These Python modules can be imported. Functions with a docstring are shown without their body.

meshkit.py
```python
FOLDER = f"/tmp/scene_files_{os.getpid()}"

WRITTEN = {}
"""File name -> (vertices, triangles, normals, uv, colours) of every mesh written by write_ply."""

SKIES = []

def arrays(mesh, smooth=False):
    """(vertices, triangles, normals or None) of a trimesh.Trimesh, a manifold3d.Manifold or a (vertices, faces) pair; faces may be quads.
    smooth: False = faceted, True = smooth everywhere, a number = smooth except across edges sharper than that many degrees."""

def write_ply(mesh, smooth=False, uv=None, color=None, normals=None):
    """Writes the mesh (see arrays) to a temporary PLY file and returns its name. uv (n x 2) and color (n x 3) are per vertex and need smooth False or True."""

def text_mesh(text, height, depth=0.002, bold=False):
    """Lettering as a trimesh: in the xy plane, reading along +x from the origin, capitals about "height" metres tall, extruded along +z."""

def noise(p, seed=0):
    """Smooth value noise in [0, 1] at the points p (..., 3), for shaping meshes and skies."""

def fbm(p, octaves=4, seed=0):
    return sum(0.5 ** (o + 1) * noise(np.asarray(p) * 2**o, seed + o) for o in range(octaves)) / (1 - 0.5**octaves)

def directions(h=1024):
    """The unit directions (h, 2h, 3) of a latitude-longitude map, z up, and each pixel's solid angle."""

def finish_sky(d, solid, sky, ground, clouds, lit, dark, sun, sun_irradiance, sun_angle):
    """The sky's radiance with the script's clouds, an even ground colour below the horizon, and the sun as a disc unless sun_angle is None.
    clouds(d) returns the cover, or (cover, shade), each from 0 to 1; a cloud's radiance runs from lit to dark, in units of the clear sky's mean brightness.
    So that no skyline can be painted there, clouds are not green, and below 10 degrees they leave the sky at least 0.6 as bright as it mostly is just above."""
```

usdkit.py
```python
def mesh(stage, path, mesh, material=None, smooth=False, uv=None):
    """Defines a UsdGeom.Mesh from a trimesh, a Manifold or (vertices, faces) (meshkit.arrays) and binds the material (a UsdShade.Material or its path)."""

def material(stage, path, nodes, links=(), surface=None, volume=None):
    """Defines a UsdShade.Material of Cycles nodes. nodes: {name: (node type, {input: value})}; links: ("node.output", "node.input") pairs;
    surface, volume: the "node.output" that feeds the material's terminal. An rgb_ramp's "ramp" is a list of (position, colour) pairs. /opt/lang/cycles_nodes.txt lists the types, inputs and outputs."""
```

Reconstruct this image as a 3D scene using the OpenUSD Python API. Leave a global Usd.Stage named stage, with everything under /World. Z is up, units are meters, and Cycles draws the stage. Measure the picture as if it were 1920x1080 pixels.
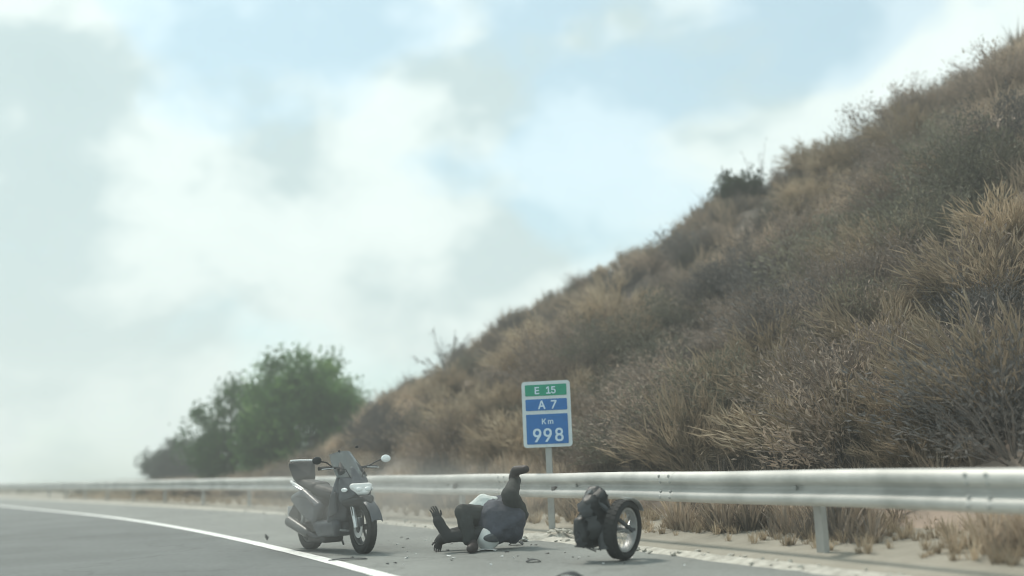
import math, numpy as np, trimesh, manifold3d as m3, usdkit, meshkit
from pxr import Usd, UsdGeom, UsdLux, UsdShade, Gf, Sdf, Vt

stage = Usd.Stage.CreateInMemory()
UsdGeom.SetStageUpAxis(stage, UsdGeom.Tokens.z)
UsdGeom.SetStageMetersPerUnit(stage, 1.0)
UsdGeom.Xform.Define(stage, '/World'); UsdGeom.Scope.Define(stage, '/World/Looks')

# ------------------------------------------------------------------ camera
F, HC = 1900.0, 0.95                      # focal length in pixels of a 1920 wide picture, eye height
PITCH, ROLL = math.atan(324/1900.0), math.radians(2.2)
fw = np.array([0, math.cos(PITCH), math.sin(PITCH)]); u0 = np.array([0, -math.sin(PITCH), math.cos(PITCH)]); r0 = np.array([1.0, 0, 0])
rt = r0*math.cos(ROLL) - u0*math.sin(ROLL); up = u0*math.cos(ROLL) + r0*math.sin(ROLL); EYE = np.array([0, 0, HC])
cam = UsdGeom.Camera.Define(stage, '/World/camera')
M = np.eye(4); M[0, :3] = rt; M[1, :3] = up; M[2, :3] = -fw; M[3, :3] = EYE
cam.AddTransformOp().Set(Gf.Matrix4d(*M.ravel().tolist()))
cam.CreateHorizontalApertureAttr(36.0); cam.CreateVerticalApertureAttr(20.25)
cam.CreateFocalLengthAttr(36.0*F/1920); cam.CreateClippingRangeAttr(Gf.Vec2f(0.05, 3000))
cam.CreateFStopAttr(0.42); cam.CreateFocusDistanceAttr(11.6)
cam.CreateExposureAttr(1.2)

# ------------------------------------------------------------------ sky and sun
SUN_EL, SUN_AZ = math.radians(60), math.radians(-38)     # azimuth = atan2(x, y)
usdkit.material(stage, '/World/Looks/sky_look', {
    'sky': ('sky_texture', {'sky_type': 'single_scattering', 'sun_disc': False, 'sun_elevation': SUN_EL, 'sun_rotation': SUN_AZ, 'aerosol_density': 1.5}),
    'tc': ('texture_coordinate', {}),
    'map': ('mapping', {'scale': (1.0, 1.0, 1.5), 'location': (1.7, 5.2, 0.3)}),
    'n1': ('noise_texture', {'scale': 4.2, 'detail': 5, 'roughness': 0.5, 'distortion': 0.25}),
    'n2': ('noise_texture', {'scale': 5.2, 'detail': 6, 'roughness': 0.52, 'distortion': 0.15}),
    'cover': ('rgb_ramp', {'ramp': [(0.0, (0.52,)*3), (0.42, (0.60,)*3), (0.51, (0.97,)*3), (1.0, (1, 1, 1))]}),
    'cloud': ('rgb_ramp', {'ramp': [(0.0, (2.1, 2.85, 2.95)), (0.42, (2.6, 3.3, 3.36)), (0.52, (4.0, 4.55, 4.43)), (0.75, (4.6, 5.05, 4.88))]}),
    'tint': ('mix_color', {'blend_type': 'multiply', 'fac': 1.0, 'b': (0.66, 0.88, 0.82)}), 'mix': ('mix_color', {}),
    'bg': ('background_shader', {'strength': 0.1}),
}, [('tc.generated', 'map.vector'), ('map.vector', 'n1.vector'), ('map.vector', 'n2.vector'), ('n1.fac', 'cover.fac'), ('n2.fac', 'cloud.fac'),
    ('cover.color', 'mix.fac'), ('sky.color', 'tint.a'), ('tint.result', 'mix.a'), ('cloud.color', 'mix.b'), ('mix.result', 'bg.color')], surface='bg.background')
sky = UsdLux.DomeLight.Define(stage, '/World/sky')
UsdShade.MaterialBindingAPI.Apply(sky.GetPrim()).Bind(UsdShade.Material.Get(stage, '/World/Looks/sky_look'))
sky.GetPrim().SetCustomDataByKey('kind', 'structure')
sun = UsdLux.DistantLight.Define(stage, '/World/sun')
sun.CreateIntensityAttr(0.4); sun.CreateAngleAttr(10.0); sun.CreateNormalizeAttr(True); sun.CreateColorAttr(Gf.Vec3f(1.0, 0.93, 0.82))
sd = np.array([math.cos(SUN_EL)*math.sin(SUN_AZ), math.cos(SUN_EL)*math.cos(SUN_AZ), math.sin(SUN_EL)])
_z = sd; _x = np.cross([0, 0, 1], _z); _x /= np.linalg.norm(_x); _y = np.cross(_z, _x)
SM = np.eye(4); SM[0, :3] = _x; SM[1, :3] = _y; SM[2, :3] = _z
sun.AddTransformOp().Set(Gf.Matrix4d(*SM.ravel().tolist()))

# ------------------------------------------------------------------ measuring helpers
def ray(x, y): return fw + rt*(x - 960)/F - up*(y - 540)/F
def g(x, y, z=0.0):
    d = ray(x, y); return EYE + d*(z - HC)/d[2]
def at(x, y, Y):
    d = ray(x, y); return EYE + d*Y/d[1]
def pj(p):
    d = np.asarray(p, float) - EYE; k = d @ fw
    return 960 + F*(d @ rt)/k, 540 - F*(d @ up)/k

# ------------------------------------------------------------------ scene helpers
USED = {}
def path(name, parent=None):
    base = (str(parent.GetPath()) if parent else '/World') + '/' + name
    k = USED.get(base, 0); USED[base] = k + 1
    return base if k == 0 else f'{base}_{k:03d}'
def cd(p, label=None, cat=None, group=None, kind=None):
    for k, v in (('label', label), ('category', cat), ('group', group), ('kind', kind)):
        if v: p.SetCustomDataByKey(k, v)
    return p
def thing(name, label, cat, loc=(0, 0, 0), rz=0.0, sc=None, group=None, kind=None):
    x = UsdGeom.Xform.Define(stage, path(name))
    x.AddTranslateOp().Set(Gf.Vec3d(*map(float, loc))); x.AddRotateZOp().Set(float(rz))
    if sc is not None: x.AddScaleOp().Set(Gf.Vec3f(*map(float, np.broadcast_to(sc, 3))))
    return cd(x.GetPrim(), label, cat, group, kind)
def copy(src, name, label, cat, loc, rz, sc, group=None):
    p = thing(name, label, cat, loc, rz, sc, group)
    p.GetReferences().AddInternalReference(src.GetPath()); p.SetInstanceable(True)
    return p
def obj(name, mesh, mat, parent=None, smooth=30, **k):
    if "cat" in k: k = dict(k)
    m = usdkit.mesh(stage, path(name, parent), mesh, '/World/Looks/' + mat, smooth=smooth)
    return cd(m.GetPrim(), **k)
def cat(*ms): return trimesh.util.concatenate([tm(m) for m in ms])
def tm(m):
    if isinstance(m, trimesh.Trimesh): return m
    a = m.to_mesh(); return trimesh.Trimesh(a.vert_properties[:, :3], a.tri_verts, process=False)
def sph(p, r, n=14): return m3.Manifold.sphere(r, n).translate(tuple(map(float, p)))
def hull(*ps, n=14): return m3.Manifold.batch_hull([sph(p[:3], p[3], n) for p in ps])
def chain(*ps, n=14):
    out = m3.Manifold()
    for a, b in zip(ps[:-1], ps[1:]): out = out + hull(a, b, n=n)
    return out
def organic(m, length=0.03, it=8):
    t = tm(m.refine_to_length(length)); t.merge_vertices(); trimesh.smoothing.filter_taubin(t, iterations=it); return t
def box(c, s, r=0.0):
    if r <= 0: return trimesh.creation.box(extents=s, transform=trimesh.transformations.translation_matrix(c))
    s2 = np.array(s)/2 - r
    return tm(m3.Manifold.batch_hull([sph(np.array(c) + s2*np.array(k), r, 8) for k in np.ndindex(2, 2, 2) for k in [np.array(k)*2 - 1]]))
def tube(pts, r, n=8):
    pts = np.asarray(pts, float); rr = np.broadcast_to(r, len(pts)); V, Fc = [], []
    for i, p in enumerate(pts):
        t = pts[min(i + 1, len(pts) - 1)] - pts[max(i - 1, 0)]; t /= np.linalg.norm(t) + 1e-9
        a = np.cross(t, [0, 0, 1.0]); a = np.cross(t, [1.0, 0, 0]) if np.linalg.norm(a) < 0.1 else a
        a /= np.linalg.norm(a); b = np.cross(t, a)
        an = np.arange(n)/n*2*np.pi
        V.append(p + rr[i]*(np.cos(an)[:, None]*a + np.sin(an)[:, None]*b))
    k = len(pts)
    for i in range(k - 1):
        for j in range(n):
            a, b = i*n + j, i*n + (j + 1) % n; Fc += [(a, b, b + n), (a, b + n, a + n)]
    V = np.vstack(V + [pts[:1], pts[-1:]])
    for j in range(n):
        Fc += [(k*n, (j + 1) % n, j), (k*n + 1, (k - 1)*n + j, (k - 1)*n + (j + 1) % n)]
    return trimesh.Trimesh(V, Fc, process=False)
def revolve_y(prof, n=40):
    """prof: (radius, y) closed loop turned about the y axis."""
    prof = np.array(prof); k = len(prof); an = np.arange(n)/n*2*np.pi
    V = np.stack([np.outer(np.cos(an), prof[:, 0]), np.tile(prof[:, 1], (n, 1)), np.outer(np.sin(an), prof[:, 0])], -1).reshape(-1, 3)
    Fc = []
    for i in range(n):
        for j in range(k):
            a, b, c, d = i*k + j, ((i + 1) % n)*k + j, ((i + 1) % n)*k + (j + 1) % k, i*k + (j + 1) % k
            Fc += [(a, c, b), (a, d, c)]
    t = trimesh.Trimesh(V, Fc, process=False); t.fix_normals(); return t

def look(name, colors, scale=6.0, rough=0.6, metal=0.0, bump=0.0, bscale=60.0, detail=5, spec=0.4, coords='pos', translucent=0.0, rnd=False, extra=None):
    """Noise-mottled principled material; colors = stops of a ramp."""
    stops = [(0.3 + 0.4*i/max(1, len(colors) - 1), c) for i, c in enumerate(colors)]
    n = {'geo': ('geometry', {}), 'n': ('noise_texture', {'scale': scale, 'detail': detail, 'roughness': 0.6}),
         'r': ('rgb_ramp', {'ramp': stops}), 'p': ('principled_bsdf', {'roughness': rough, 'metallic': metal, 'specular_ior_level': spec})}
    l = [('r.color', 'p.base_color')]
    if coords == 'pos': l.append(('geo.position', 'n.vector'))
    else:
        n['tc'] = ('texture_coordinate', {}); l.append(('tc.object', 'n.vector'))
    if rnd:      # pieces differ: island and instance randoms
        n['oi'] = ('object_info', {}); n['ad'] = ('math', {'math_type': 'add'}); n['ml'] = ('math', {'math_type': 'multiply_add', 'value2': rnd, 'value3': -rnd*1.0})
        n['ad2'] = ('math', {'math_type': 'add'})
        l += [('geo.random_per_island', 'ad.value1'), ('oi.random', 'ad.value2'), ('ad.value', 'ml.value1'), ('ml.value', 'ad2.value1'), ('n.fac', 'ad2.value2'), ('ad2.value', 'r.fac')]
    else: l.append(('n.fac', 'r.fac'))
    if bump:
        n['bn'] = ('noise_texture', {'scale': bscale, 'detail': 6, 'roughness': 0.65}); n['b'] = ('bump', {'strength': bump, 'distance': 0.02})
        l += [('geo.position' if coords == 'pos' else 'tc.object', 'bn.vector'), ('bn.fac', 'b.height'), ('b.normal', 'p.normal')]
    out = 'p.BSDF'
    if translucent:
        n['t'] = ('translucent_bsdf', {}); n['mx'] = ('mix_closure', {'fac': translucent})
        l += [('r.color', 't.color'), ('p.BSDF', 'mx.closure1'), ('t.BSDF', 'mx.closure2')]; out = 'mx.closure'
    usdkit.material(stage, '/World/Looks/' + name, n, l, surface=out)
def plain(name, c, rough=0.5, metal=0.0, var=0.25, **k):
    c = np.array(c, float); look(name, [tuple(c*(1 - var)), tuple(c), tuple(np.minimum(c*(1 + var*0.6), 1))], k.pop('scale', 9.0), rough, metal, coords='obj', **k)

# ------------------------------------------------------------------ materials
def asphalt(name, base, var):
    c = np.array(base)
    usdkit.material(stage, '/World/Looks/' + name, {
        'geo': ('geometry', {}), 'big': ('noise_texture', {'scale': 0.55, 'detail': 4, 'roughness': 0.55, 'distortion': 0.6}), 'fine': ('noise_texture', {'scale': 260.0, 'detail': 3, 'roughness': 0.7}), 'mid': ('noise_texture', {'scale': 14.0, 'detail': 6, 'roughness': 0.7}),
        'rb': ('rgb_ramp', {'ramp': [(0.28, tuple(c*(1 - var))), (0.5, tuple(c)), (0.72, tuple(c*(1 + var)))]}),
        'rf': ('rgb_ramp', {'ramp': [(0.30, (0.55,)*3), (0.5, (1.0,)*3), (0.70, (1.5,)*3)]}), 'rm': ('rgb_ramp', {'ramp': [(0.30, (0.84,)*3), (0.62, (1.08,)*3)]}),
        'vo': ('voronoi_texture', {'scale': 0.33, 'feature': 'distance_to_edge', 'detail': 2.0}), 'wob': ('vector_math', {'math_type': 'add'}), 'wn': ('noise_texture', {'scale': 1.7, 'detail': 4}),
        'rc': ('rgb_ramp', {'ramp': [(0.0, (0.35,)*3), (0.006, (0.55,)*3), (0.014, (1.0,)*3), (1.0, (1.0,)*3)]}),
        'm1': ('mix_color', {'blend_type': 'multiply', 'fac': 0.75}), 'm2': ('mix_color', {'blend_type': 'multiply', 'fac': 1.0}), 'm3': ('mix_color', {'blend_type': 'multiply', 'fac': 0.3}),
        'b': ('bump', {'strength': 0.5, 'distance': 0.006}), 'p': ('principled_bsdf', {'roughness': 0.85})},
        [('geo.position', 'big.vector'), ('geo.position', 'fine.vector'), ('geo.position', 'mid.vector'), ('geo.position', 'wn.vector'), ('geo.position', 'wob.vector1'), ('wn.color', 'wob.vector2'), ('wob.vector', 'vo.vector'), ('vo.distance', 'rc.fac'),
         ('big.fac', 'rb.fac'), ('fine.fac', 'rf.fac'), ('mid.fac', 'rm.fac'), ('rb.color', 'm1.a'), ('rf.color', 'm1.b'), ('m1.result', 'm2.a'), ('rm.color', 'm2.b'), ('m2.result', 'm3.a'), ('rc.color', 'm3.b'), ('m3.result', 'p.base_color'),
         ('fine.fac', 'b.height'), ('b.normal', 'p.normal')], surface='p.BSDF')
asphalt('asphalt_look', (0.115, 0.128, 0.126), 0.18)
asphalt('shoulder_look', (0.185, 0.197, 0.186), 0.18)
look('paint_look', [(0.55, 0.57, 0.55), (0.74, 0.76, 0.74), (0.82, 0.83, 0.81)], 7.0, 0.6, bump=0.2, bscale=150, detail=9)
look('gravel_look', [(0.30, 0.29, 0.255), (0.47, 0.46, 0.41), (0.60, 0.59, 0.53)], 9.0, 0.95, bump=0.8, bscale=60, detail=9)
look('stone_look', [(0.30, 0.29, 0.255), (0.44, 0.43, 0.38), (0.55, 0.54, 0.49)], 14.0, 0.95, bump=0.5, bscale=80)
look('dirt_look', [(0.20, 0.188, 0.155), (0.27, 0.255, 0.213), (0.33, 0.31, 0.262)], 0.9, 0.95, bump=0.8, bscale=9, detail=9)
look('hill_look', [(0.139, 0.12, 0.103), (0.287, 0.235, 0.193), (0.409, 0.324, 0.265)], 0.55, 0.95, bump=0.9, bscale=6, detail=9)
look('galvanised_look', [(0.34, 0.345, 0.325), (0.49, 0.49, 0.465), (0.60, 0.595, 0.565)], 1.6, 0.5, metal=0.15, detail=8, bump=0.05, bscale=30)
look('steel_post_look', [(0.30, 0.31, 0.30), (0.40, 0.41, 0.39)], 5.0, 0.55, metal=0.3)
plain('reflector_look', (0.06, 0.055, 0.05), 0.4)
plain('sign_back_look', (0.45, 0.46, 0.44), 0.5, 0.2)
plain('sign_white_look', (0.50, 0.57, 0.59), 0.45, var=0.06)
plain('sign_green_look', (0.008, 0.24, 0.15), 0.45, var=0.08)
plain('sign_blue_look', (0.012, 0.125, 0.36), 0.45, var=0.08)
plain('letter_look', (0.50, 0.62, 0.72), 0.45, var=0.05)
plain('rubber_look', (0.018, 0.02, 0.02), 0.8, var=0.3, bump=0.2, bscale=90)
plain('black_plastic_look', (0.02, 0.023, 0.024), 0.5, var=0.35, bump=0.1)
plain('dark_grey_plastic_look', (0.045, 0.05, 0.054), 0.5, var=0.3)
plain('grey_paint_look', (0.07, 0.08, 0.09), 0.38, metal=0.1, var=0.2)
plain('white_plastic_look', (0.75, 0.77, 0.76), 0.35, var=0.08)
plain('silver_look', (0.62, 0.64, 0.64), 0.3, metal=0.8, var=0.12)
plain('rim_look', (0.10, 0.105, 0.105), 0.4, metal=0.6, var=0.2)
plain('pale_rim_look', (0.34, 0.35, 0.35), 0.5, metal=0.4, var=0.2)
plain('lens_look', (0.80, 0.84, 0.84), 0.12, var=0.05, spec=0.8)
plain('tail_lens_look', (0.62, 0.58, 0.66), 0.2, var=0.1)
plain('leather_look', (0.022, 0.024, 0.024), 0.6, var=0.3, bump=0.3, bscale=40)
plain('jacket_look', (0.055, 0.062, 0.080), 0.8, var=0.22, bump=0.5, bscale=18)
plain('trouser_look', (0.026, 0.031, 0.030), 0.85, var=0.3, bump=0.5, bscale=20)
plain('sleeve_look', (0.026, 0.029, 0.030), 0.85, var=0.3, bump=0.5, bscale=20)
plain('shirt_look', (0.60, 0.65, 0.63), 0.85, var=0.12, bump=0.5, bscale=16)
plain('boot_look', (0.030, 0.025, 0.024), 0.6, var=0.3)
plain('skin_look', (0.42, 0.26, 0.19), 0.55, var=0.12)
plain('helmet_look', (0.55, 0.58, 0.57), 0.28, var=0.1, spec=0.6)
plain('visor_look', (0.03, 0.035, 0.04), 0.15, var=0.2, spec=0.8)
usdkit.material(stage, '/World/Looks/screen_look', {
    'fr': ('fresnel', {'IOR': 1.5}), 'tr': ('transparent_bsdf', {'color': (0.5, 0.54, 0.54)}), 'gl': ('glossy_bsdf', {'color': (0.9, 0.92, 0.92), 'roughness': 0.08}),
    'df': ('diffuse_bsdf', {'color': (0.2, 0.215, 0.21)}), 'm1': ('mix_closure', {'fac': 0.55}), 'm2': ('mix_closure', {})},
    [('tr.BSDF', 'm1.closure1'), ('df.BSDF', 'm1.closure2'), ('fr.fac', 'm2.fac'), ('m1.closure', 'm2.closure1'), ('gl.BSDF', 'm2.closure2')], surface='m2.closure')
look('bark_look', [(0.05, 0.042, 0.034), (0.11, 0.095, 0.08)], 12.0, 0.9, bump=0.6, bscale=30)
look('twig_look', [(0.14, 0.123, 0.11), (0.247, 0.214, 0.188)], 12.0, 0.9)
look('leaf_look', [(0.055, 0.12, 0.04), (0.13, 0.25, 0.08), (0.34, 0.48, 0.18), (0.60, 0.66, 0.44)], 0.9, 0.5, translucent=0.3, rnd=0.36)
look('far_leaf_look', [(0.04, 0.062, 0.045), (0.07, 0.095, 0.065), (0.12, 0.15, 0.10)], 0.6, 0.6, translucent=0.3, rnd=0.3)
look('green_bush_look', [(0.035, 0.05, 0.026), (0.06, 0.08, 0.04), (0.10, 0.12, 0.065)], 2.0, 0.7, translucent=0.25, rnd=0.3)
look('grey_bush_look', [(0.107, 0.103, 0.097), (0.183, 0.173, 0.161), (0.28, 0.257, 0.233)], 2.0, 0.85, translucent=0.2, rnd=0.3)
look('brown_bush_look', [(0.215, 0.176, 0.144), (0.387, 0.315, 0.25), (0.538, 0.438, 0.343)], 2.0, 0.85, translucent=0.2, rnd=0.3)
look('olive_bush_look', [(0.14, 0.137, 0.101), (0.247, 0.233, 0.172), (0.387, 0.359, 0.266)], 2.0, 0.8, translucent=0.2, rnd=0.3)
look('straw_look', [(0.323, 0.267, 0.194), (0.495, 0.411, 0.3), (0.624, 0.524, 0.388)], 2.0, 0.85, translucent=0.3, rnd=0.3)
look('dry_grass_look', [(0.14, 0.126, 0.108), (0.334, 0.278, 0.216), (0.559, 0.455, 0.343), (0.646, 0.535, 0.398)], 0.6, 0.85, translucent=0.25, rnd=0.16, detail=4)

# ------------------------------------------------------------------ road frame: s along the rail (right = nearer), t across (positive = behind the rail)
SS = np.linspace(-95, 45, 1401); TH = np.clip(0.461 - 0.007*SS, 0.33, 0.60)
CX = np.concatenate([[0], np.cumsum(np.diff(SS)*(np.sin(TH[1:]) + np.sin(TH[:-1]))/2)]); CY = np.concatenate([[0], np.cumsum(-np.diff(SS)*(np.cos(TH[1:]) + np.cos(TH[:-1]))/2)])
i0 = np.argmin(abs(SS)); CX += 0.37 - CX[i0]; CY += 12.48 - CY[i0]
def rf(s, t, z=0.0):
    s, t = np.broadcast_arrays(np.asarray(s, float), np.asarray(t, float)); th = np.interp(s, SS, TH)
    return np.stack([np.interp(s, SS, CX) + np.cos(th)*t, np.interp(s, SS, CY) + np.sin(th)*t, np.broadcast_to(z, s.shape)], -1)
def st(x, y):
    x, y = np.atleast_1d(np.asarray(x, float)), np.atleast_1d(np.asarray(y, float)); S, T = np.empty(len(x)), np.empty(len(x))
    for i in range(len(x)):
        k = np.argmin((CX - x[i])**2 + (CY - y[i])**2); S[i] = SS[k]; T[i] = (x[i] - CX[k])*math.cos(TH[k]) + (y[i] - CY[k])*math.sin(TH[k])
    return S, T
def sheet(ss, tt, zf):
    S, T = np.meshgrid(ss, tt, indexing='ij'); V = rf(S, T, zf(S, T)); a, b = S.shape
    idx = np.arange(a*b).reshape(a, b)
    q = np.stack([idx[:-1, :-1], idx[:-1, 1:], idx[1:, 1:], idx[1:, :-1]], -1).reshape(-1, 4)
    t = trimesh.Trimesh(V.reshape(-1, 3), np.vstack([q[:, [0, 2, 1]], q[:, [0, 3, 2]]]), process=False)
    if t.face_normals[:, 2].mean() < 0: t.invert()
    return t

# ------------------------------------------------------------------ ground, road, markings
an = np.arange(64)/64*2*np.pi
GV = [np.array([[0, 0, -0.06]])] + [np.stack([r*np.cos(an), r*np.sin(an), np.full(64, -0.06)], 1) for r in (15, 50, 110, 220)]
GF = [(0, 1 + j, 1 + (j + 1) % 64) for j in range(64)]
for k in range(3):
    for j in range(64):
        a, b = 1 + k*64 + j, 1 + k*64 + (j + 1) % 64; GF += [(a, a + 64, b + 64), (a, b + 64, b)]
obj('ground', trimesh.Trimesh(np.vstack(GV), GF, process=False), 'dirt_look', smooth=False, kind='structure')
ssr = np.linspace(-90, 40, 261)
obj('road', sheet(ssr, [-13.0, -6.5, -2.87], lambda s, t: 0*s), 'asphalt_look', kind='structure')
obj('road_shoulder', sheet(ssr, [-2.87, -1.4, 0.02], lambda s, t: 0*s), 'shoulder_look', kind='structure')
rng = np.random.default_rng(3)
def wavy(s, seed, amp): return (meshkit.fbm(np.stack([s*3.1, 0*s, 0*s + seed], -1), 4, seed) - 0.5)*amp
sl = np.linspace(-90, 40, 1301)
def ribbon(t0, t1, seed, amp, z, crown=0.0):
    a = rf(sl, t0 + wavy(sl, seed, amp), z); b = rf(sl, t1 + wavy(sl, seed + 5, amp), z); mid = (a + b)/2; mid[:, 2] += crown
    V = np.stack([a, mid, b], 1).reshape(-1, 3); n = len(sl); i = np.arange(n - 1)*3
    q = [np.stack([i, i + 1, i + 4, i + 3], 1), np.stack([i + 1, i + 2, i + 5, i + 4], 1)]; q = np.vstack(q)
    t = trimesh.Trimesh(V, np.vstack([q[:, [0, 1, 2]], q[:, [0, 2, 3]]]), process=False)
    if t.face_normals[:, 2].mean() < 0: t.invert()
    return t
obj('edge_line', ribbon(-2.96, -2.79, 2, 0.018, 0.004), 'paint_look', kind='structure')
obj('gutter', ribbon(-0.20, 0.20, 9, 0.16, -0.012, 0.05), 'gravel_look', kind='structure')
obj('verge', sheet(ssr, [0.0, 0.3, 0.8, 1.5, 2.6], lambda s, t: -0.002 + 0.10*np.clip(t - 0.15, 0, 3)), 'dirt_look', kind='structure')

# ------------------------------------------------------------------ hillside, from its crest line
SIL0 = np.array([(560, 868), (640, 838), (690, 800), (720, 778), (770, 740), (850, 672), (920, 642), (965, 602), (1020, 572), (1090, 517), (1150, 487), (1230, 452), (1330, 405), (1400, 360), (1444, 342), (1600, 240), (1750, 150), (1920, 45), (2300, -150), (4000, -900)], float)
T0, SLOPE = 1.9, 0.78
SIL = SIL0.copy(); SIL[:, 1] += np.interp(SIL[:, 0], [900, 1200], [0, 15])
hs = np.linspace(-60, 14, 297); HH = np.zeros(len(hs))
for i, s in enumerate(hs):
    lo, hi = 0.0, 26.0
    for _ in range(40):
        h = (lo + hi)/2; x, y = pj(rf(s, T0 + h/SLOPE, h + 0.2)); k = np.interp(x, SIL[:, 0], SIL[:, 1])
        if y < k: hi = h
        else: lo = h
    HH[i] = lo
HH *= np.clip((hs + 25)/8, 0, 1)
HH = np.convolve(np.pad(HH, 3, mode='edge'), np.ones(7)/7, 'valid')
def hillz(S, T, fine=True):
    H = np.interp(S, hs, HH); a = (T - T0)*SLOPE
    z = np.where(a < H, a, H + 0.10*(a - H)*np.exp(-(np.maximum(a - H, 0))/5.0))
    kk = 0.35; z = np.where(abs(a - H) < 0.8, -kk*np.log(np.exp(-a/kk) + np.exp(-H/kk)), z) if False else z
    z = z - 0.12*np.exp(-((a - H)/0.5)**2)
    if fine:
        p = np.stack([S*0.45, T*0.45, 0*S], -1); q = np.stack([S*1.6, T*1.6, 0*S + 4], -1)
        z = z + np.clip((T - T0)/2, 0, 1)*np.clip(H/2, 0.1, 1)*((meshkit.fbm(p, 4, 5) - 0.5)*1.3 + (meshkit.fbm(q*0.75, 3, 8) - 0.5)*0.75)
    return np.where(T < T0, 0.10*np.clip(T - 0.15, 0, 3) + 0.0*z, z + 0.17)
hsS = np.concatenate([np.linspace(-60, -32, 57)[:-1], np.linspace(-32, 14, 231)]); hsT = np.concatenate([np.linspace(T0 - 0.3, 16, 105), np.linspace(16.6, 45, 30)])
hill = sheet(hsS, hsT, lambda S, T: np.where(T < T0 - 0.01, 0.10*(T - 0.15) - 0.06, hillz(S, T)))
obj('hillside', hill, 'hill_look', smooth=True, kind='structure')
def hill_at(px, py):
    """first meeting of the sight line with the slope"""
    d = ray(px, py); d = d/d[1]
    Y = np.arange(7, 70, 0.08); P = EYE + Y[:, None]*d; S, T = st(P[:, 0], P[:, 1]); Z = hillz(S, T)
    hit = np.nonzero((P[:, 2] < Z) & (T > 0.8))[0]
    if len(hit) == 0:
        k = np.argmin(np.where(T > 0.8, P[:, 2] - Z, 99)); q = P[k].copy(); q[2] = Z[k]; return q
    q = P[hit[0]].copy(); q[2] = Z[hit[0]]; return q

# ------------------------------------------------------------------ vegetation builders
def quads(P, D, W, L, seed, bend=0.0):
    """leaf-like diamonds at P along D (unit), half width W, length L."""
    r = np.random.default_rng(seed); n = len(P); a = r.normal(size=(n, 3)); a = np.cross(D, a); a /= np.linalg.norm(a, axis=1, keepdims=True) + 1e-9
    W, L = np.broadcast_to(W, n)[:, None], np.broadcast_to(L, n)[:, None]
    nn = np.cross(D, a); V = np.stack([P, P + D*L*0.45 + a*W + nn*L*bend, P + D*L, P + D*L*0.45 - a*W + nn*L*bend], 1).reshape(-1, 3)
    i = np.arange(n)*4; return trimesh.Trimesh(V, np.vstack([np.stack([i, i + 1, i + 2], 1), np.stack([i, i + 2, i + 3], 1)]), process=False)
def unit(v): return v/(np.linalg.norm(v, axis=-1, keepdims=True) + 1e-9)
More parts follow.
